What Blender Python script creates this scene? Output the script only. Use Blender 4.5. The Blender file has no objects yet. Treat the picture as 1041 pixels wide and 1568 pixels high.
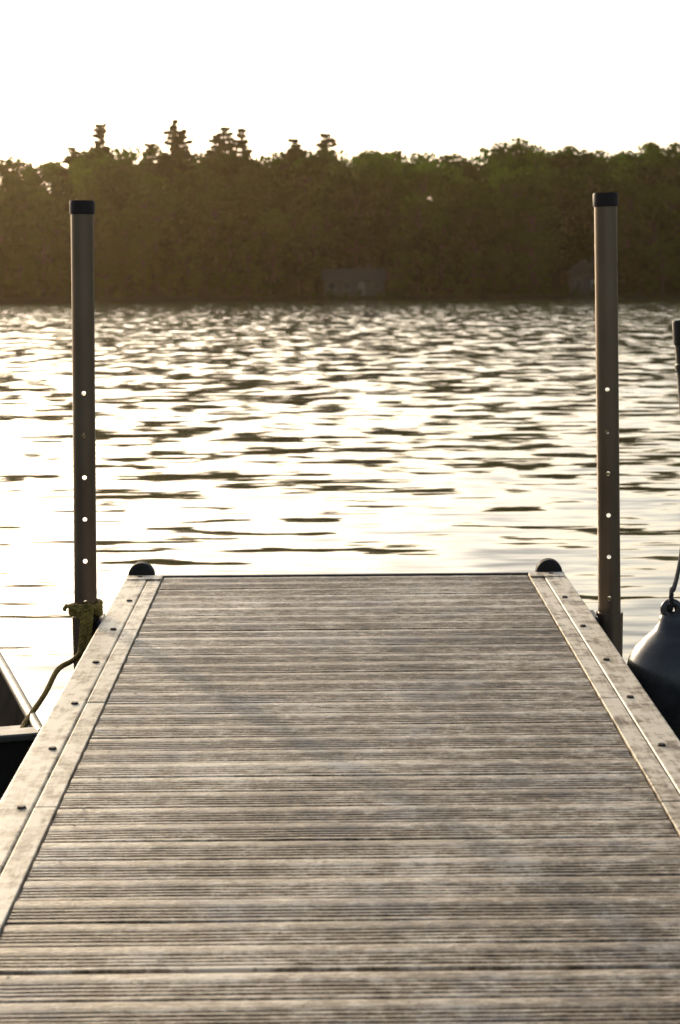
import bpy, bmesh, math, random
import numpy as np
from mathutils import Vector, Matrix, Euler
random.seed(7); rng=np.random.default_rng(7)
scene=bpy.context.scene
col=scene.collection
R=math.radians

# ------------------------------------------------------------ helpers
def new_mat(name):
    m=bpy.data.materials.new(name); m.use_nodes=True
    nt=m.node_tree; nt.nodes.clear()
    out=nt.nodes.new('ShaderNodeOutputMaterial')
    return m,nt,out
def N(nt,t,**k):
    n=nt.nodes.new(t)
    for a,b in k.items(): setattr(n,a,b)
    return n
def L(nt,a,b): nt.links.new(a,b)
def math_n(nt,op,a,b=None,c=None,clamp=False):
    n=nt.nodes.new('ShaderNodeMath'); n.operation=op; n.use_clamp=clamp
    for i,v in enumerate((a,b,c)):
        if v is None: continue
        if isinstance(v,(int,float)): n.inputs[i].default_value=v
        else: nt.links.new(v,n.inputs[i])
    return n.outputs[0]
def ramp(nt,fac,stops):
    r=nt.nodes.new('ShaderNodeValToRGB')
    el=r.color_ramp.elements
    while len(el)<len(stops): el.new(0.5)
    for e,(p,c) in zip(el,stops):
        e.position=p; e.color=(*c,1) if len(c)==3 else c
    nt.links.new(fac,r.inputs[0]); return r.outputs[0]
def mixc(nt,fac,a,b,mode='MIX'):
    n=nt.nodes.new('ShaderNodeMix'); n.data_type='RGBA'; n.blend_type=mode
    for s,v in ((n.inputs[0],fac),(n.inputs[6],a),(n.inputs[7],b)):
        if isinstance(v,(int,float)): s.default_value=v
        elif isinstance(v,tuple): s.default_value=(*v,1)
        else: nt.links.new(v,s)
    return n.outputs[2]
def coords(nt,scale,which='Object'):
    tc=nt.nodes.new('ShaderNodeTexCoord'); mp=nt.nodes.new('ShaderNodeMapping')
    mp.inputs['Scale'].default_value=scale
    nt.links.new(tc.outputs[which],mp.inputs[0]); return mp.outputs[0]
def noise(nt,vec,scale,detail=4,rough=.55,out='Fac'):
    n=nt.nodes.new('ShaderNodeTexNoise'); n.inputs['Scale'].default_value=scale
    n.inputs['Detail'].default_value=detail; n.inputs['Roughness'].default_value=rough
    nt.links.new(vec,n.inputs['Vector']); return n.outputs[out]

def simple_mat(name,c1,c2,rough=.5,metal=0,scale=8,bump=.1,bdist=.002,stretch=(1,1,1),spec=.5):
    m,nt,out=new_mat(name)
    v=coords(nt,stretch)
    f=noise(nt,v,scale,5,.6)
    c=ramp(nt,f,[(.3,c1),(.7,c2)])
    p=N(nt,'ShaderNodeBsdfPrincipled'); L(nt,c,p.inputs['Base Color'])
    f2=noise(nt,v,scale*3,3)
    L(nt,math_n(nt,'MULTIPLY_ADD',f2,.3,rough-.15),p.inputs['Roughness'])
    p.inputs['Metallic'].default_value=metal
    p.inputs['Specular IOR Level'].default_value=spec
    if bump:
        b=N(nt,'ShaderNodeBump'); b.inputs['Strength'].default_value=bump; b.inputs['Distance'].default_value=bdist
        L(nt,noise(nt,v,scale*6,4),b.inputs['Height']); L(nt,b.outputs[0],p.inputs['Normal'])
    L(nt,p.outputs[0],out.inputs[0]); return m

def obj_from(name,verts,faces,mat=None,parent=None,smooth=False):
    me=bpy.data.meshes.new(name); me.from_pydata([tuple(v) for v in verts],[],faces); me.update()
    o=bpy.data.objects.new(name,me); col.objects.link(o)
    if mat: me.materials.append(mat)
    if smooth: me.polygons.foreach_set('use_smooth',[True]*len(me.polygons))
    if parent: o.parent=parent
    return o
def empty(name,loc=(0,0,0)):
    e=bpy.data.objects.new(name,None); e.location=loc; e.empty_display_size=.2; col.objects.link(e); return e
def boxmesh(vs,fs,x0,x1,y0,y1,z0,z1):
    b=len(vs)
    vs+= [(x0,y0,z0),(x1,y0,z0),(x1,y1,z0),(x0,y1,z0),(x0,y0,z1),(x1,y0,z1),(x1,y1,z1),(x0,y1,z1)]
    fs+= [tuple(b+i for i in f) for f in ((0,3,2,1),(4,5,6,7),(0,1,5,4),(1,2,6,5),(2,3,7,6),(3,0,4,7))]
def box(name,x0,x1,y0,y1,z0,z1,mat,parent=None,bev=0):
    vs=[];fs=[]; boxmesh(vs,fs,x0,x1,y0,y1,z0,z1)
    o=obj_from(name,vs,fs,mat,parent)
    if bev:
        m=o.modifiers.new('b','BEVEL'); m.width=bev; m.segments=2
    return o
def revolve(name,prof,seg,mat,parent=None,axis='z',loc=(0,0,0),smooth=True):
    vs=[];fs=[]
    for r,z in prof:
        for i in range(seg):
            a=2*math.pi*i/seg
            p=(r*math.cos(a),r*math.sin(a),z)
            if axis=='y': p=(p[0],z,p[1])
            if axis=='x': p=(z,p[0],p[1])
            vs.append(p)
    n=len(prof)
    for j in range(n-1):
        for i in range(seg):
            fs.append((j*seg+i,j*seg+(i+1)%seg,(j+1)*seg+(i+1)%seg,(j+1)*seg+i))
    fs.append(tuple(range(seg))[::-1]); fs.append(tuple((n-1)*seg+i for i in range(seg)))
    o=obj_from(name,vs,fs,mat,parent,smooth); o.location=loc
    if smooth:
        e=o.modifiers.new('e','EDGE_SPLIT'); e.split_angle=R(35)
    return o
def catmull(pts,n=12):
    pts=[Vector(p) for p in pts]; P=[2*pts[0]-pts[1]]+pts+[2*pts[-1]-pts[-2]]
    out=[]
    for i in range(1,len(P)-2):
        for k in range(n):
            t=k/n
            a,b,c,d=P[i-1],P[i],P[i+1],P[i+2]
            out.append(.5*((2*b)+(c-a)*t+(2*a-5*b+4*c-d)*t*t+(3*b-a-3*c+d)*t**3))
    out.append(pts[-1]); return out
def rope(name,pts,rad,mat,parent=None,n=12,turns_per_m=28):
    path=catmull(pts,n)
    seg=[0]
    for a,b in zip(path,path[1:]): seg.append(seg[-1]+(b-a).length)
    tot=seg[-1]; cnt=max(8,int(tot/ (1/turns_per_m/8)))
    cu=bpy.data.curves.new(name,'CURVE'); cu.dimensions='3D'; cu.bevel_depth=rad*.56; cu.bevel_resolution=2
    res=[];j=0
    for i in range(cnt+1):
        s=tot*i/cnt
        while j<len(seg)-2 and seg[j+1]<s: j+=1
        t=(s-seg[j])/max(1e-9,seg[j+1]-seg[j]); res.append((path[j].lerp(path[j+1],t),s))
    up=Vector((.13,.2,1)).normalized()
    fr=[]
    for i,(p,s) in enumerate(res):
        tg=(res[min(i+1,cnt)][0]-res[max(i-1,0)][0]).normalized()
        u=up-tg*up.dot(tg)
        if u.length<1e-3: u=Vector((1,0,0))
        u.normalize(); up=u; fr.append((u,tg.cross(u)))
    for k in range(3):
        sp=cu.splines.new('POLY'); sp.points.add(cnt)
        for i,(p,s) in enumerate(res):
            a=2*math.pi*(k/3+s*turns_per_m)
            q=p+(fr[i][0]*math.cos(a)+fr[i][1]*math.sin(a))*rad*.5
            sp.points[i].co=(*q,1)
    cu.materials.append(mat)
    o=bpy.data.objects.new(name,cu); col.objects.link(o)
    if parent: o.parent=parent
    return o

# ------------------------------------------------------------ camera
ZC=1.30
cam_d=bpy.data.cameras.new('camera'); cam=bpy.data.objects.new('camera',cam_d); col.objects.link(cam)
cam_d.sensor_fit='VERTICAL'; cam_d.sensor_height=36; cam_d.lens=3096/1568*36
cam_d.clip_end=6000; cam_d.clip_start=.05
Mc=Matrix.Rotation(R(90-6.22),4,'X') @ Matrix.Rotation(R(-.42),4,'Z')
Mc.translation=Vector((0,0,ZC)); cam.matrix_world=Mc
cam_d.dof.use_dof=True; cam_d.dof.focus_distance=5.0; cam_d.dof.aperture_fstop=9
scene.camera=cam

# ------------------------------------------------------------ light
SUN_AZ=-24; SUN_EL=14
w=bpy.data.worlds.new('World'); scene.world=w; w.use_nodes=True
nt=w.node_tree; bg=nt.nodes['Background']
sky=nt.nodes.new('ShaderNodeTexSky'); sky.sky_type='NISHITA'; sky.sun_disc=False
sky.sun_elevation=R(SUN_EL); sky.sun_rotation=R(SUN_AZ%360)
sky.air_density=1.0; sky.dust_density=4.0; sky.ozone_density=1.0
hs=nt.nodes.new('ShaderNodeHueSaturation'); hs.inputs['Saturation'].default_value=.70; hs.inputs['Value'].default_value=1.32
L(nt,sky.outputs[0],hs.inputs['Color'])
L(nt,hs.outputs[0],bg.inputs[0]); bg.inputs[1].default_value=.15
sd=bpy.data.lights.new('sun','SUN'); sd.energy=2.8; sd.angle=R(1.5); sd.color=(1,.78,.50)
so=bpy.data.objects.new('sun',sd); col.objects.link(so)
d=Vector((math.sin(R(SUN_AZ))*math.cos(R(SUN_EL)),math.cos(R(SUN_AZ))*math.cos(R(SUN_EL)),math.sin(R(SUN_EL))))
so.rotation_euler=d.to_track_quat('Z','Y').to_euler(); so.location=(0,0,30)
scene.view_settings.view_transform='Standard'; scene.view_settings.look='None'; scene.view_settings.exposure=0

# ------------------------------------------------------------ materials
def deck_material():
    m,nt,out=new_mat('weathered_deck')
    tc=nt.nodes.new('ShaderNodeTexCoord'); sx=nt.nodes.new('ShaderNodeSeparateXYZ'); L(nt,tc.outputs['Object'],sx.inputs[0])
    bi=math_n(nt,'FLOOR',math_n(nt,'DIVIDE',math_n(nt,'ADD',sx.outputs[1],20.0),.0955))
    wn=nt.nodes.new('ShaderNodeTexWhiteNoise'); wn.noise_dimensions='1D'; L(nt,bi,wn.inputs['W'])
    v1=coords(nt,(1,1,1)); v2=coords(nt,(9,60,9)); v3=coords(nt,(4,6,4)); v4=coords(nt,(18,30,18))
    big=noise(nt,v1,2.6,5,.62); streak=noise(nt,v2,1.5,5,.7); med=noise(nt,v3,3.5,6,.7); fine=noise(nt,v1,160,4,.7)
    blot=noise(nt,v4,2.2,6,.78)
    t=math_n(nt,'ADD',math_n(nt,'MULTIPLY',streak,.22),math_n(nt,'MULTIPLY',big,.22))
    t=math_n(nt,'ADD',t,math_n(nt,'MULTIPLY',med,.22)); t=math_n(nt,'ADD',t,math_n(nt,'MULTIPLY',blot,.34))
    t=math_n(nt,'ADD',t,math_n(nt,'MULTIPLY_ADD',wn.outputs[0],.02,-.01))
    c=ramp(nt,t,[(.425,(.06,.040,.020)),(.47,(.20,.140,.080)),(.51,(.38,.295,.20)),(.55,(.72,.62,.49))])
    v5=coords(nt,(1.6,2.6,1))
    st=ramp(nt,noise(nt,v5,1.9,7,.72),[(.48,(0,0,0)),(.60,(1,1,1))])
    c=mixc(nt,math_n(nt,'MULTIPLY',st,.55),c,(.42,.33,.22),'MULTIPLY')
    bp=ramp(nt,noise(nt,v1,3.3,6,.7),[(.52,(0,0,0)),(.62,(1,1,1))])
    c=mixc(nt,math_n(nt,'MULTIPLY',bp,.36),c,(.15,.15,.18))
    sp_=ramp(nt,noise(nt,v1,38,2,.5),[(.70,(0,0,0)),(.74,(1,1,1))])
    c=mixc(nt,math_n(nt,'MULTIPLY',sp_,.6),c,(.05,.035,.02))
    p=N(nt,'ShaderNodeBsdfPrincipled'); L(nt,c,p.inputs['Base Color'])
    L(nt,math_n(nt,'MULTIPLY_ADD',blot,.7,.12),p.inputs['Roughness'])
    p.inputs['Specular IOR Level'].default_value=.42
    b=N(nt,'ShaderNodeBump'); b.inputs['Strength'].default_value=.75; b.inputs['Distance'].default_value=.0035
    h=math_n(nt,'ADD',math_n(nt,'MULTIPLY',blot,1.1),math_n(nt,'ADD',math_n(nt,'MULTIPLY',streak,.5),math_n(nt,'MULTIPLY',fine,.35)))
    L(nt,h,b.inputs['Height']); L(nt,b.outputs[0],p.inputs['Normal'])
    L(nt,p.outputs[0],out.inputs[0]); return m
M_deck=deck_material()
def trim_material():
    m,nt,out=new_mat('weathered_trim')
    v1=coords(nt,(1,1,1)); v2=coords(nt,(30,4,10))
    t=math_n(nt,'ADD',math_n(nt,'MULTIPLY',noise(nt,v2,2,5,.65),.35),math_n(nt,'MULTIPLY',noise(nt,v1,14,6,.75),.65))
    c=ramp(nt,t,[(.40,(.14,.09,.045)),(.455,(.42,.33,.21)),(.53,(.76,.66,.50))])
    p=N(nt,'ShaderNodeBsdfPrincipled'); L(nt,c,p.inputs['Base Color']); p.inputs['Roughness'].default_value=.5
    b=N(nt,'ShaderNodeBump'); b.inputs['Strength'].default_value=.5; b.inputs['Distance'].default_value=.003
    L(nt,noise(nt,v1,40,6,.7),b.inputs['Height']); L(nt,b.outputs[0],p.inputs['Normal'])
    L(nt,p.outputs[0],out.inputs[0]); return m
M_trim=trim_material()
M_frame=simple_mat('dark_frame',(.012,.012,.018),(.03,.028,.035),.5,0,10)
M_post=simple_mat('bronze_tube',(.13,.092,.062),(.21,.155,.108),.34,.7,6,.15,.001,(1,1,.3))
M_cap=simple_mat('brown_plastic',(.016,.009,.006),(.028,.018,.013),.6,0,20,spec=.3)
M_rub=simple_mat('black_rubber',(.02,.018,.017),(.04,.036,.032),.7,0,30,spec=.15)
M_screw=simple_mat('rusty_screw',(.02,.014,.01),(.05,.03,.02),.6,.5,60)
M_rope=simple_mat('mossy_rope',(.10,.07,.012),(.36,.25,.05),.85,0,60,.5,.002)
M_blkrope=simple_mat('black_rope',(.012,.012,.012),(.03,.028,.03),.8,0,60,.5,.002)
M_alu=simple_mat('aluminium',(.09,.085,.08),(.17,.16,.15),.5,.7,9)
M_hull=simple_mat('dark_hull',(.018,.016,.014),(.04,.035,.03),.85,0,7,spec=0)
M_buoy=simple_mat('grey_vinyl',(.022,.022,.024),(.06,.057,.055),.26,0,12,.1)
M_pole=simple_mat('dark_steel',(.02,.014,.012),(.05,.035,.028),.55,.2,12)

# ------------------------------------------------------------ dock
dock=empty('dock')
Md=Matrix.Rotation(R(.37),4,'Z') @ Matrix.Rotation(R(1.83),4,'X')
org=Vector((0,0,ZC))-(Md.to_3x3() @ Vector((-.051,0,.98)))
Md.translation=org; dock.matrix_world=Md
def dw(x,y,z=0): return Md @ Vector((x,y,z))
END=5.64; SEC=3.056; PAN=SEC/4; PIT=PAN/8; WI=.513; WO=.619
GAP=.0028
def board_profile(w):
    pts=[(0,-.024),(0,-.0020),(.0018,-.0002)]
    for gy,g,dp in ((.16,.0058,.0040),(.30,.0046,.0032),(.44,.0058,.0040),(.58,.0036,.0020)):
        y=gy*w
        pts+=[(y-g/2-.0012,0),(y-g/2,-dp),(y+g/2,-dp),(y+g/2+.0012,0)]
    pts+=[(w*.70,.0012),(w*.85,.0014),(w-.006,.0004),(w-.002,-.0005),(w,-.0020),(w,-.024)]
    return pts
vs=[];fs=[]; NX=22
prof=board_profile(PIT-GAP)
for s in range(3):
    y_end=END-s*SEC-(.011 if s else 0)
    for k in range(4):
        for b in range(8):
            y0=y_end-(k*8+b+1)*PIT+ GAP/2
            dz=random.uniform(-.0007,.0007); tilt=random.uniform(-.012,.012)
            ph=random.uniform(0,6); fr_=random.uniform(1.5,4)
            base=len(vs)
            for ix in range(NX+1):
                x=-WI+.001+(2*WI-.002)*ix/NX
                wz=.0006*math.sin(ph+fr_*x)+random.uniform(-.0003,.0003); wy=.0004*math.sin(ph*2+fr_*1.7*x)
                for (py,pz) in prof:
                    vs.append((x,y0+py+wy,pz+dz+tilt*(py-.045)+wz))
            n=len(prof)
            for ix in range(NX):
                for j in range(n-1):
                    a=base+ix*n+j; fs.append((a,a+1,a+n+1,a+n)[::-1])
            fs.append(tuple(base+j for j in range(n))); fs.append(tuple(base+NX*n+j for j in range(n))[::-1])
obj_from('deck_boards',vs,fs,M_deck,dock)
vs=[];fs=[];vs2=[];fs2=[]
for s in range(3):
    ye=END-s*SEC-(.011 if s else 0)
    for k in range(4):
        a=ye-k*PAN; b=a-PAN
        for sg in(-1,1):
            x0,x1=sorted((sg*(WI+.003),sg*(WI+.0405)))
            boxmesh(vs,fs,x0,x1,b+.0025,a-.0025,-.02,.003+random.uniform(-.0006,.0006))
    for sg in(-1,1):
        x0,x1=sorted((sg*(WI+.043),sg*WO))
        boxmesh(vs2,fs2,x0,x1,ye-SEC+.004,ye-.001,-.03,.0045)
o=obj_from('inner_trim',vs,fs,M_trim,dock); m=o.modifiers.new('b','BEVEL'); m.width=.0015; m.segments=2
o=obj_from('edge_rail',vs2,fs2,M_trim,dock); m=o.modifiers.new('b','BEVEL'); m.width=.004; m.segments=3
vs=[];fs=[]
for s in range(3):
    ye=END-s*SEC-(.011 if s else 0)
    for x in(-.612,-.2,.2,.578):
        boxmesh(vs,fs,x,x+.034,ye-SEC+.012,ye-.012,-.16,-.031)
    for k in range(5):
        yy=min(max(ye-k*PAN,ye-SEC+.03),ye-.03)
        boxmesh(vs,fs,-.575,.575,yy-.017,yy+.017,-.15,-.0265)
boxmesh(vs,fs,-.619,.619,END+.001,END+.016,-.16,.0035)
obj_from('frame',vs,fs,M_frame,dock)
for sg in(-1,1):
    x0,x1=sorted((sg*.517,sg*.612))
    box('corner_plate',x0,x1,END-.07,END-.006,.0048,.0072,M_trim,dock,.001)
vs=[];fs=[]
for s in range(3):
    ye=END-s*SEC
    for k in range(8):
        for sg in(-1,1):
            cx=sg*(.576+random.uniform(-.003,.003)); cy=ye-(k+.5)*SEC/8+.18+random.uniform(-.01,.01)
            if cy>END-.02: cy=END-.03
            b=len(vs)
            for i in range(12): vs.append((cx+.0085*math.cos(i*math.pi/6),cy+.0085*math.sin(i*math.pi/6),.0046))
            for i in range(12): vs.append((cx+.0065*math.cos(i*math.pi/6),cy+.0065*math.sin(i*math.pi/6),.0085))
            for i in range(12): fs.append((b+i,b+(i+1)%12,b+12+(i+1)%12,b+12+i))
            fs.append(tuple(b+12+i for i in range(12)))
    for k in range(4):
        for b_ in range(8):
            for sx_ in(-.47,.47):
                if random.random()<.45: continue
                cx=sx_+random.uniform(-.01,.01); cy=ye-(k*8+b_+.18)*PIT-(.011 if s else 0); b=len(vs)
                for i in range(8): vs.append((cx+.0034*math.cos(i*math.pi/4),cy+.0034*math.sin(i*math.pi/4),.0028))
                fs.append(tuple(b+i for i in range(8)))
obj_from('screws',vs,fs,M_screw,dock)
for sg in(-1,1):
    revolve('corner_bumper',[(.030,-.022),(.037,-.016),(.037,.016),(.030,.022)],40,M_rub,dock,'y',(sg*.580,END+.04,.000))
for sg in(-1,1):
    x0,x1=sorted((sg*.622,sg*.634))
    box('bracket_plate',x0,x1,5.07-.05,5.07+.05,-.15,-.004,M_frame,dock,.002)
    revolve('bracket_sleeve',[(.0302,-.17),(.0345,-.17),(.0345,.0),(.0302,.0)],40,M_post,dock,'z',(sg*.668,5.07,0))
    box('bracket_web',*sorted((sg*.632,sg*.648)),5.07-.02,5.07+.02,-.14,-.01,M_frame,dock,.002)

# ------------------------------------------------------------ dock posts with drilled holes
def post(sg,top,lean):
    base=dw(sg*.668,5.07,0)
    P=empty('dock_post',(base.x,base.y,0)); P.rotation_euler=(0,R(lean),0)
    P.location.x=base.x-math.tan(R(lean))*base.z
    ro,ri=.0285,.0255; seg=48
    z0,z1=-1.0,top-.004
    vs=[];fs=[]
    for r,z in((ro,z0),(ro,z1),(ri,z1),(ri,z0)):
        for i in range(seg): vs.append((r*math.cos(2*math.pi*i/seg),r*math.sin(2*math.pi*i/seg),z))
    for j in range(4):
        for i in range(seg):
            a=j*seg; b=((j+1)%4)*seg
            fs.append((a+i,a+(i+1)%seg,b+(i+1)%seg,b+i))
    tube=obj_from('tube',vs,fs,M_post,P)
    me=tube.data
    az=math.atan2(base.x,base.y)
    cv=[];cf=[]
    for k in range(2,8):
        zc=base.z+.035+k*.1065-.1065*2
        b=len(cv); dirv=Vector((math.sin(az),math.cos(az),-.05-.10*(1-(k-2)/5.)+.012*math.sin(k*2.3+sg))).normalized()
        u=Vector((0,0,1)); s_=dirv.cross(u).normalized(); u=s_.cross(dirv)
        for e in(-.06,.06):
            for i in range(20):
                a=2*math.pi*i/20
                cv.append(Vector((0,0,zc))+dirv*e+(s_*math.cos(a)+u*math.sin(a))*.0056)
        for i in range(20): cf.append((b+i,b+(i+1)%20,b+20+(i+1)%20,b+20+i))
        cf.append(tuple(b+i for i in range(20))[::-1]); cf.append(tuple(b+20+i for i in range(20)))
    cut=obj_from('cut',cv,cf)
    bm=bmesh.new(); bm.from_mesh(cut.data); bmesh.ops.recalc_face_normals(bm,faces=bm.faces); bm.to_mesh(cut.data); bm.free()
    bm=bmesh.new(); bm.from_mesh(me); bmesh.ops.recalc_face_normals(bm,faces=bm.faces); bm.to_mesh(me); bm.free()
    cut.parent=P
    bpy.context.view_layer.update()
    md=tube.modifiers.new('h','BOOLEAN'); md.object=cut; md.operation='DIFFERENCE'; md.solver='EXACT'
    dg=bpy.context.evaluated_depsgraph_get()
    nm=bpy.data.meshes.new_from_object(tube.evaluated_get(dg))
    tube.modifiers.clear(); tube.data=nm
    bpy.data.objects.remove(cut)
    nm.polygons.foreach_set('use_smooth',[True]*len(nm.polygons))
    e=tube.modifiers.new('e','EDGE_SPLIT'); e.split_angle=R(30)
    revolve('cap',[(.0292,top-.034),(.0315,top-.033),(.0318,top-.004),(.030,top)],40,M_cap,P)
    return P,base
postL,bL=post(-1,1.530,.70)
postR,bR=post(1,1.540,-.95)

# ------------------------------------------------------------ rope on left post
ropeP=empty('mooring_rope')
cx,cy,cz=bL.x,bL.y,bL.z
pts=[]
for i in range(0,29):
    a=-.6+i*math.pi/4.2
    pts.append((cx+.0385*math.cos(a),cy+.0385*math.sin(a),cz+.004+.0011*i+.002*math.sin(i*1.7)))
rope('coil',pts,.0062,M_rope,ropeP,6,30)
rope('knot',[(cx+.035,cy-.03,cz+.02),(cx+.01,cy-.05,cz+.035),(cx-.012,cy-.048,cz+.012),(cx+.012,cy-.052,cz-.005),(cx+.02,cy-.045,cz+.028),(cx-.005,cy-.052,cz+.022)],.0065,M_rope,ropeP,8,30)
rope('loose_end',[(cx+.0,cy-.045,cz+.02),(cx-.034,cy-.03,cz+.028),(cx-.046,cy-.02,cz+.03),(cx-.052,cy-.02,cz+.018)],.0055,M_rope,ropeP,8,30)
tail=[(cx+.012,cy-.048,cz+.02),(cx+.006,cy-.055,cz-.03),(cx-.004,cy-.07,cz-.075),(cx-.018,cy-.13,cz-.09),(-.682,4.80,.40),(-.692,4.66,.372),(-.704,4.52,.352),(-.706,4.40,.345),(-.690,4.31,.345)]
rope('tail',tail,.0065,M_rope,ropeP,10,30)
rope('doubled_tail',[(cx+.0,cy-.05,cz+.018),(cx-.003,cy-.058,cz-.04),(cx-.008,cy-.07,cz-.09),(cx-.006,cy-.075,cz-.13),(cx+.006,cy-.08,cz-.1),(cx+.014,cy-.06,cz-.05),(cx+.018,cy-.05,cz+.01)],.0075,M_rope,ropeP,10,30)

# ------------------------------------------------------------ rowboat
boat=empty('rowboat',(-1.205,4.15,0)); boat.rotation_euler=(0,0,R(19))
ST=22; rows_o=[]
def half(s): return .58+.10*math.sin(min(1,s*1.6)*math.pi/2) if s<.45 else max(.03,.68*math.cos((s-.45)/.55*math.pi/2)**.75)
def sheer(s): return .34+.22*s*s
def keel(s): return -.12+.35*max(0,s-.75)**1.5*4
LEN=3.7
for s in [i/ST for i in range(ST+1)]:
    h=half(s);z1=sheer(s);z0=keel(s)
    sec=[]
    for t in(-1,-.97,-.9,-.72,-.4,0,.4,.72,.9,.97,1):
        a=abs(t); zz=z0+(z1-z0)*(a**3.2)
        xx=math.copysign(h*(a**.75),t)
        sec.append((xx,s*LEN,zz))
    rows_o.append(sec)
vs=[p for r in rows_o for p in r]; n=11; fs=[]
for i in range(ST):
    for j in range(n-1):
        a=i*n+j; fs.append((a,a+1,a+n+1,a+n))
hull=obj_from('hull',vs,fs,M_hull,boat,True); m=hull.modifiers.new('s','SOLIDIFY'); m.thickness=.012
tr=rows_o[0]; vs=[(x,y-.012,z) for x,y,z in tr]+[(x,y+.02,z) for x,y,z in tr]
fs=[tuple(range(n)),tuple(range(n,2*n))[::-1]]+[(i,i+1,n+i+1,n+i)[::-1] for i in range(n-1)]+[(0,n-1,2*n-1,n)]
obj_from('transom',vs,fs,M_hull,boat)
def tube_curve(name,pts,r,mat,parent):
    cu=bpy.data.curves.new(name,'CURVE'); cu.dimensions='3D'; cu.bevel_depth=r; cu.bevel_resolution=3; cu.use_fill_caps=True
    sp=cu.splines.new('POLY'); sp.points.add(len(pts)-1)
    for i,p in enumerate(pts): sp.points[i].co=(*p,1)
    cu.materials.append(mat); o=bpy.data.objects.new(name,cu); col.objects.link(o); o.parent=parent; return o
for sg in(-1,1):
    tube_curve('gunwale',[(sg*half(i/ST),i/ST*LEN,sheer(i/ST)+.003) for i in range(ST+1)],.013,M_alu,boat)
    tube_curve('rub_rail',[(sg*(half(i/ST)+.004),i/ST*LEN,sheer(i/ST)-.05) for i in range(ST+1)],.009,M_hull,boat)
box('transom_cap',-.60,.60,-.022,.045,.335,.352,M_alu,boat,.004)
for sg in(-1,1):
    box('corner_knee',*sorted((sg*.44,sg*.60)),.046,.12,.325,.342,M_alu,boat,.004)
for y in(.55,1.5,2.5):
    hh=half(y/LEN)*.93; box('seat',-hh,hh,y,y+.26,.19,.225,M_hull,boat,.006)
vs=[];fs=[]
for i in range(ST-1):
    s=i/ST; h=half(s)*.80; vs+=[(-h,s*LEN+.02,.04),(h,s*LEN+.02,.04)]
for i in range(ST-2): fs.append((2*i,2*i+1,2*i+3,2*i+2))
obj_from('floor',vs,fs,M_hull,boat)
revolve('oarlock',[(.012,0),(.012,.04),(.02,.045),(.02,.07),(.012,.075)],16,M_alu,boat,'z',(.63,1.1,.345))

# ------------------------------------------------------------ mooring post + buoy (right)
mp=empty('mooring_post',(1.030,5.50,0)); mp.rotation_euler=(0,R(-4.6),0)
revolve('tube',[(.026,-1.2),(.026,1.19)],32,M_pole,mp)
revolve('cap',[(.027,1.155),(.0295,1.157),(.0295,1.215),(.026,1.221)],32,M_cap,mp)
revolve('collar',[(.026,1.08),(.030,1.085),(.030,1.10),(.026,1.105)],32,M_pole,mp)
revolve('collar',[(.026,.66),(.033,.665),(.033,.70),(.026,.705)],32,M_pole,mp)
by=empty('mooring_buoy')
bc=dw(.748,4.50,-.045); by.location=bc; by.rotation_euler=(R(0),R(-7),0)
pr=[(.004,-.20),(.03,-.198),(.06,-.185),(.09,-.155),(.112,-.11),(.122,-.06),(.124,-.01),(.119,.03),(.108,.06),(.090,.085),(.066,.104),(.045,.118),(.034,.132),(.029,.142),(.027,.150)]
o=revolve('body',pr,64,M_buoy,by); o.modifiers.clear()
cu=bpy.data.curves.new('eye','CURVE'); cu.dimensions='3D'; cu.bevel_depth=.0095; cu.bevel_resolution=4
sp=cu.splines.new('POLY'); sp.points.add(23); sp.use_cyclic_u=True
for i in range(24):
    a=2*math.pi*i/24; sp.points[i].co=(.0165*math.cos(a),0,.160+.0155*math.sin(a),1)
cu.materials.append(M_buoy); o=bpy.data.objects.new('eye',cu); col.objects.link(o); o.parent=by
bpy.context.view_layer.update()
top=by.matrix_world @ Vector((0,0,.174))
rp=empty('buoy_line')
tie=Vector((1.030-math.tan(R(4.6))*.69-.03,5.49,.685))
rope('line',[top+Vector((0,.012,-.02)),top+Vector((-.001,-.010,-.008)),top+Vector((.002,0,.03)),top.lerp(tie,.3)+Vector((-.004,0,-.035)),top.lerp(tie,.6)+Vector((0,0,-.035)),tie],.0055,M_blkrope,rp,12,28)

# ------------------------------------------------------------ water
m,nt,out=new_mat('lake_water')
geo=nt.nodes.new('ShaderNodeNewGeometry')
def vmap(sc,rot=0,src=None):
    mp_=nt.nodes.new('ShaderNodeMapping'); mp_.inputs['Scale'].default_value=sc; mp_.inputs['Rotation'].default_value=(0,0,rot)
    L(nt,src or geo.outputs['Position'],mp_.inputs[0]); return mp_.outputs[0]
def vm(op,a,b):
    n=nt.nodes.new('ShaderNodeVectorMath'); n.operation=op
    for s,v in zip(n.inputs,(a,b)):
        if v is None: continue
        if isinstance(v,tuple): s.default_value=v
        else: L(nt,v,s)
    return n.outputs[0]
def slope(vec,scale,detail,amp,rough=.5):
    c=noise(nt,vec,scale,detail,rough,'Color')
    return vm('MULTIPLY',vm('SUBTRACT',c,(.5,.5,.5)),(amp[0],amp[1],0))
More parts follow.
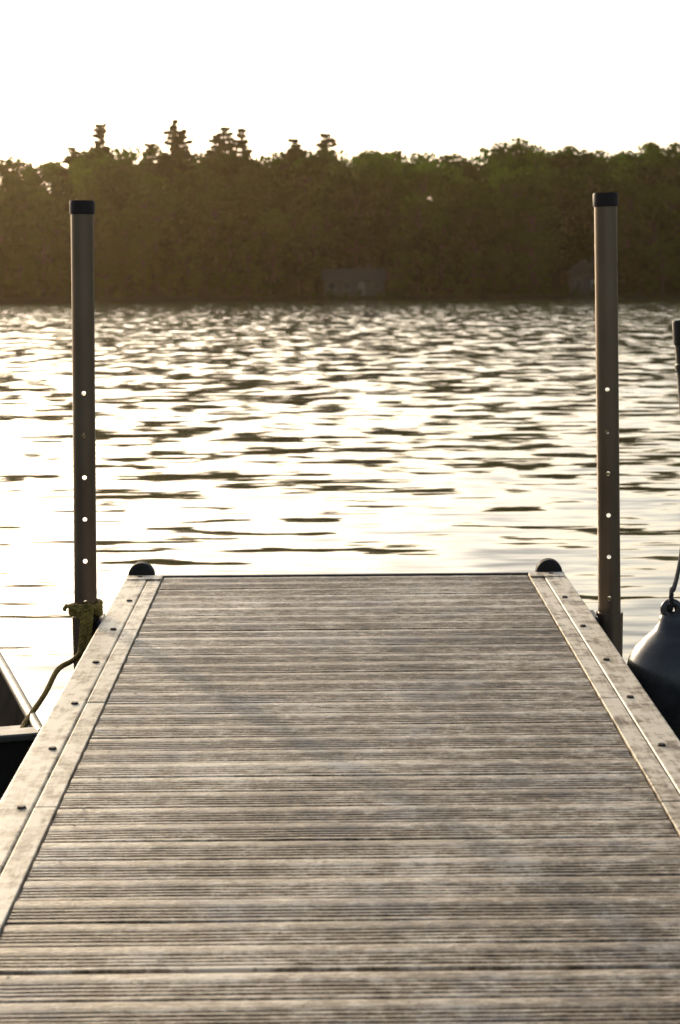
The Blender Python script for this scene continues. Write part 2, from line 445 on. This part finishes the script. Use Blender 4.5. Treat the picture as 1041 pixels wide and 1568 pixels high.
# waves lengthen out on the open lake: compress the y axis logarithmically away from the dock
sxyz=nt.nodes.new('ShaderNodeSeparateXYZ'); L(nt,geo.outputs['Position'],sxyz.inputs[0])
ly=math_n(nt,'LOGARITHM',math_n(nt,'MAXIMUM',math_n(nt,'ADD',math_n(nt,'ABSOLUTE',sxyz.outputs[1]),1.0),1.0),math.e)
cmb=nt.nodes.new('ShaderNodeCombineXYZ'); L(nt,sxyz.outputs[0],cmb.inputs[0]); L(nt,ly,cmb.inputs[1])
s1=slope(vmap((1.3,4.6,1),R(2)),1.0,1,(.04,.12))
s2=slope(vmap((2.8,11.0,1),R(-3)),1.2,2,(.05,.15))
s4=slope(vmap((2.5,36,1),0,cmb.outputs[0]),1.0,1,(.04,.235),.5)
s5=slope(vmap((1.2,60,1),0,cmb.outputs[0]),1.0,1,(.03,.16),.5)
gust=noise(nt,vmap((.05,.10,1)),1.0,2)
amp=math_n(nt,'MULTIPLY_ADD',gust,.8,.48)
sm=vm('ADD',vm('ADD',s1,s2),vm('ADD',s4,s5))
sc=nt.nodes.new('ShaderNodeVectorMath'); sc.operation='SCALE'; L(nt,sm,sc.inputs[0]); L(nt,amp,sc.inputs['Scale'])
tot=vm('ADD',sc.outputs[0],(0,-.008,1))
nn=nt.nodes.new('ShaderNodeVectorMath'); nn.operation='NORMALIZE'; L(nt,tot,nn.inputs[0])
p=N(nt,'ShaderNodeBsdfPrincipled'); p.inputs['Base Color'].default_value=(.075,.075,.030,1)
p.inputs['IOR'].default_value=1.33; p.inputs['Roughness'].default_value=.06; L(nt,nn.outputs[0],p.inputs['Normal'])
L(nt,p.outputs[0],out.inputs[0]); M_water=m
obj_from('lake_water',[(-900,-40,0),(900,-40,0),(900,312,0),(-900,312,0)],[(0,1,2,3)],M_water)

# ------------------------------------------------------------ evening haze over the lake
m,nt,out=new_mat('haze')
vsn=nt.nodes.new('ShaderNodeVolumeScatter'); vsn.inputs['Color'].default_value=(1,.74,.42,1)
vsn.inputs['Density'].default_value=.00011; vsn.inputs['Anisotropy'].default_value=.84
L(nt,vsn.outputs[0],out.inputs['Volume'])
box('haze',-500,500,18,296,.05,60,m)

# ------------------------------------------------------------ terrain
def tz(x,y):
    t=y-300-3*math.sin(x*.021)-1.5*math.sin(x*.07+1)
    if t<-6: z=-2.5
    elif t<0: z=-2.5+(t+6)/6*2.8
    elif t<12: z=.3+t*.08
    elif t<40: z=1.26+(t-12)/28*2.6
    else: z=3.86+min(12,(t-40)*.35)
    if y<-18: z=min(3,-2.5+(-18-y)*.35)
    return z
ys=[-3000,-400,-60,-34,-30,-26,-22,-18,100,285]+list(range(288,330,2))+list(range(332,400,8))+[450,600,1000,2000,4000]
xs=[-4000,-1500]+list(range(-600,601,20))+[1500,4000]
vs=[(x,y,tz(x,y)) for y in ys for x in xs]; nx=len(xs)
fs=[(j*nx+i,j*nx+i+1,(j+1)*nx+i+1,(j+1)*nx+i) for j in range(len(ys)-1) for i in range(nx-1)]
M_ground=simple_mat('shore_ground',(.015,.017,.008),(.035,.034,.018),.95,0,.4,.5,.1,spec=.1)
obj_from('terrain',vs,fs,M_ground,None,True)

# ------------------------------------------------------------ trees
def leaf_material(name,a,b,tr):
    m,nt,out=new_mat(name)
    oi=nt.nodes.new('ShaderNodeObjectInfo'); g=nt.nodes.new('ShaderNodeNewGeometry')
    f=math_n(nt,'ADD',math_n(nt,'MULTIPLY',oi.outputs['Random'],.55),math_n(nt,'MULTIPLY',noise(nt,g.outputs['Position'],.3,2),.45))
    c=ramp(nt,f,[(.2,a),(.8,b)])
    df=N(nt,'ShaderNodeBsdfDiffuse'); L(nt,c,df.inputs[0])
    tl=N(nt,'ShaderNodeBsdfTranslucent'); L(nt,mixc(nt,1.0,c,tr,'MULTIPLY'),tl.inputs[0])
    mx=nt.nodes.new('ShaderNodeMixShader'); mx.inputs[0].default_value=.45
    L(nt,df.outputs[0],mx.inputs[1]); L(nt,tl.outputs[0],mx.inputs[2]); L(nt,mx.outputs[0],out.inputs[0]); return m
M_leaf=leaf_material('foliage',(.011,.025,.008),(.045,.078,.014),(1.9,2.1,.6))
M_pine=leaf_material('pine_needles',(.018,.026,.010),(.036,.048,.016),(1.2,1.2,.6))
M_bark=simple_mat('bark',(.03,.022,.015),(.07,.05,.035),.9,0,3)
def taper(vs,fs,p0,p1,r0,r1,seg=6):
    p0=Vector(p0);p1=Vector(p1);d_=(p1-p0).normalized(); u=d_.orthogonal().normalized(); v=d_.cross(u); b=len(vs)
    for p,r in((p0,r0),(p1,r1)):
        for i in range(seg):
            a=2*math.pi*i/seg; vs.append(tuple(p+(u*math.cos(a)+v*math.sin(a))*r))
    for i in range(seg): fs.append((b+i,b+(i+1)%seg,b+seg+(i+1)%seg,b+seg+i))
def leaves(centres,radii,counts,size,rng,p_=.4):
    V=[];
    for c,r,n in zip(centres,radii,counts):
        d_=rng.normal(size=(n,3)); d_/=np.linalg.norm(d_,axis=1)[:,None]
        rad=rng.random(n)**p_
        p=np.array(c)+d_*rad[:,None]*np.array(r)
        a=rng.normal(size=(n,3)); a/=np.linalg.norm(a,axis=1)[:,None]
        b=np.cross(a,rng.normal(size=(n,3))); b/=np.linalg.norm(b,axis=1)[:,None]
        s=size*(.5+rng.random(n))[:,None]
        V.append(np.stack([p-a*s,p-b*s*.7,p+a*s,p+b*s*.7],1))
    V=np.concatenate(V); return V
def finish_tree(name,vs,fs,V,leafmat):
    nb=len(vs); nf=len(fs)
    vv=list(vs)+[tuple(q) for q in V.reshape(-1,3)]
    ff=list(fs)+[(nb+4*i,nb+4*i+1,nb+4*i+2,nb+4*i+3) for i in range(len(V))]
    me=bpy.data.meshes.new(name); me.from_pydata(vv,[],ff); me.materials.append(M_bark); me.materials.append(leafmat)
    me.polygons.foreach_set('material_index',[0]*nf+[1]*len(V)); me.update(); return me
def deciduous(seed):
    r=np.random.default_rng(seed); random.seed(seed); H=1.0*random.uniform(14,17)
    vs=[];fs=[]; taper(vs,fs,(0,0,-1),(0,0,H*.45),.28,.2); taper(vs,fs,(0,0,H*.45),(.3,0,H*.85),.2,.05)
    C=[];Rd=[];Ct=[]; cr=random.uniform(3.8,5.2)
    for i in range(34):
        t=random.uniform(.12,1); ang=random.uniform(0,6.28)
        env=math.sin(min(1,(t+.12))**.9*math.pi*.86)**.6
        rr=cr*env*random.uniform(.35,1)
        c=(rr*math.cos(ang),rr*math.sin(ang),H*(.12+.84*t)-.6)
        s=random.uniform(.8,1.8); C.append(c); Rd.append((s,s,s*.72)); Ct.append(int(75*s))
        if t>.3: taper(vs,fs,(0,0,max(H*.3,c[2]-2.5)),c,.09,.03,4)
    return finish_tree('deciduous',vs,fs,leaves(C,Rd,Ct,.235,r),M_leaf),H
def pine(seed):
    r=np.random.default_rng(seed); random.seed(seed); H=random.uniform(17,20)
    vs=[];fs=[]; taper(vs,fs,(0,0,-1),(0,0,H*.98),.3,.04)
    C=[];Rd=[];Ct=[]; z=H*.4
    while z<H*.975:
        t=(z/H-.4)/.6; Lb=(3.3*(1-t)**.6+.12)*random.uniform(.75,1.15)
        # solid core of needles around the stem, widening downwards
        cw=.30+1.5*(1-t)**.8
        C.append((0,0,z)); Rd.append((cw,cw,.45)); Ct.append(int(26+60*(1-t)))
        for k in range(5):
            a=random.uniform(0,6.28)
            Lk=Lb*random.uniform(.6,1.1)
            e=(Lk*math.cos(a),Lk*math.sin(a),z+.15*Lk)
            taper(vs,fs,(0,0,z),e,.05,.02,4)
            for q in(.5,.8,1):
                C.append((e[0]*q,e[1]*q,z+.15*Lk*q+.1)); Rd.append((.22*Lk+.15,.22*Lk+.15,.14+.10*Lk)); Ct.append(int(12+16*Lk))
        z+=random.uniform(.5,.8)
    return finish_tree('pine',vs,fs,leaves(C,Rd,Ct,.19,r,.6),M_pine),H
decs=[deciduous(10+i) for i in range(7)]; pins=[pine(50+i) for i in range(4)]
tl=empty('distant_tree_line')
def put(meshH,x,y,h,sx=None,name='tree'):
    me,H=meshH; o=bpy.data.objects.new(name,me); col.objects.link(o); o.parent=tl
    s=h/H; k=sx or random.uniform(.9,1.25)
    o.scale=(s*k,s*k,s); o.location=(x,y,tz(x,y)-.3); o.rotation_euler=(0,0,random.uniform(0,6.28))
random.seed(3)
px=[-200,-120,-50.5,-47.5,-40.5,-38,-30,-20,-10,0,8,12.5,17,21,27,32,37,42,50,120,200]
pz=[24,23,22.4,21.0,21.2,22.5,22.7,23.0,23.0,22.8,23.5,22.8,21.8,22.8,24.4,22.7,22.6,23.4,23.2,23,24]
def sky_h(x,y): return float(np.interp(x*300/y,px,pz))*y/300
houses=[(2.4,306),(37,308)]
def near_house(x,r=5.5): return any(abs(x-hx)<r for hx,_ in houses)
for (y0,frac,dx,rng_h,lim) in((301.5,.16,2.2,.25,90),(306,.42,3.8,.22,90),(312,.64,4.4,.18,95),(321,.82,4.8,.12,110),(332,.93,4.6,.08,130),(343,.985,3.6,.055,150),(350,.95,3.8,.04,150)):
    x=-lim
    while x<lim:
        xx=x+random.uniform(-1,1); yy=y0+random.uniform(-3,3) if y0>303 else y0+random.uniform(-.8,1.5)+3*math.sin(xx*.021)
        x+=dx*random.uniform(.75,1.25)
        f_=frac
        if near_house(xx):
            if y0<303: f_=.085
            elif yy<315: continue
        h=(sky_h(xx,yy)*f_)*(1+random.uniform(-rng_h,rng_h))-(tz(xx,yy) if f_>.1 else 0)
        put(random.choice(decs),xx,yy,max(1.4,h))
for i,(ix,top) in enumerate(((162,186),(274,184),(350,195),(376,197),(503,203),(120,224),(286,200),(336,206),(236,216),(455,214))):
    y=341; xx=(ix-520)/3096*y; zt=1.3+(449-top)/3096*y
    put(pins[i%4],xx,y,zt-tz(xx,y),random.uniform(.75,.95),'pine')

# ------------------------------------------------------------ houses on far shore
M_wall=simple_mat('grey_siding',(.05,.045,.04),(.08,.072,.06),.85,0,2)
M_roof=simple_mat('shingle',(.03,.026,.022),(.05,.045,.04),.9,0,3)
M_glass=simple_mat('window_glass',(.02,.022,.025),(.03,.033,.036),.2,0,2,0)
M_white=simple_mat('pale_trim',(.14,.13,.12),(.20,.19,.17),.7,0,3)
def house(x,y,wd,dp,ht,rf,nm='lake_house',gable='x'):
    g=tz(x,y); H=empty(nm,(x,y,g))
    box('walls',-wd/2,wd/2,0,dp,-.5,ht,M_wall,H)
    if gable=='x':
        v=[(-wd/2-.4,-.5,ht+.003),(wd/2+.4,-.5,ht+.003),(wd/2+.4,dp+.5,ht+.003),(-wd/2-.4,dp+.5,ht+.003),(-wd/2-.4,dp/2,ht+rf),(wd/2+.4,dp/2,ht+rf)]
        f=[(0,1,5,4),(2,3,4,5),(0,4,3),(1,2,5),(0,3,2,1)]
    else:
        v=[(-wd/2-.4,-.5,ht+.003),(wd/2+.4,-.5,ht+.003),(wd/2+.4,dp+.5,ht+.003),(-wd/2-.4,dp+.5,ht+.003),(0,-.5,ht+rf),(0,dp+.5,ht+rf)]
        f=[(0,4,5,3),(1,2,5,4),(0,1,4),(2,3,5),(0,3,2,1)]
    obj_from('roof',v,f,M_roof,H)
    k=int(wd//1.8)
    for i in range(k):
        cx_=-wd/2+wd*(i+.5)/k
        if i==k//2:
            box('door',cx_-.45,cx_+.45,-.05,.02,-.1,2.0,M_white,H)
        else:
            box('window_frame',cx_-.55,cx_+.55,-.05,.02,.85,2.05,M_white,H); box('window',cx_-.47,cx_+.47,-.07,-.045,.93,1.97,M_glass,H)
    box('chimney',wd*.25,wd*.25+.6,dp*.55,dp*.55+.6,ht+.2,ht+rf+.7,M_roof,H)
house(2.4,307,9,6,2.3,1.7); house(37.5,308,4.6,5,3.0,2.0,'lake_house','y')
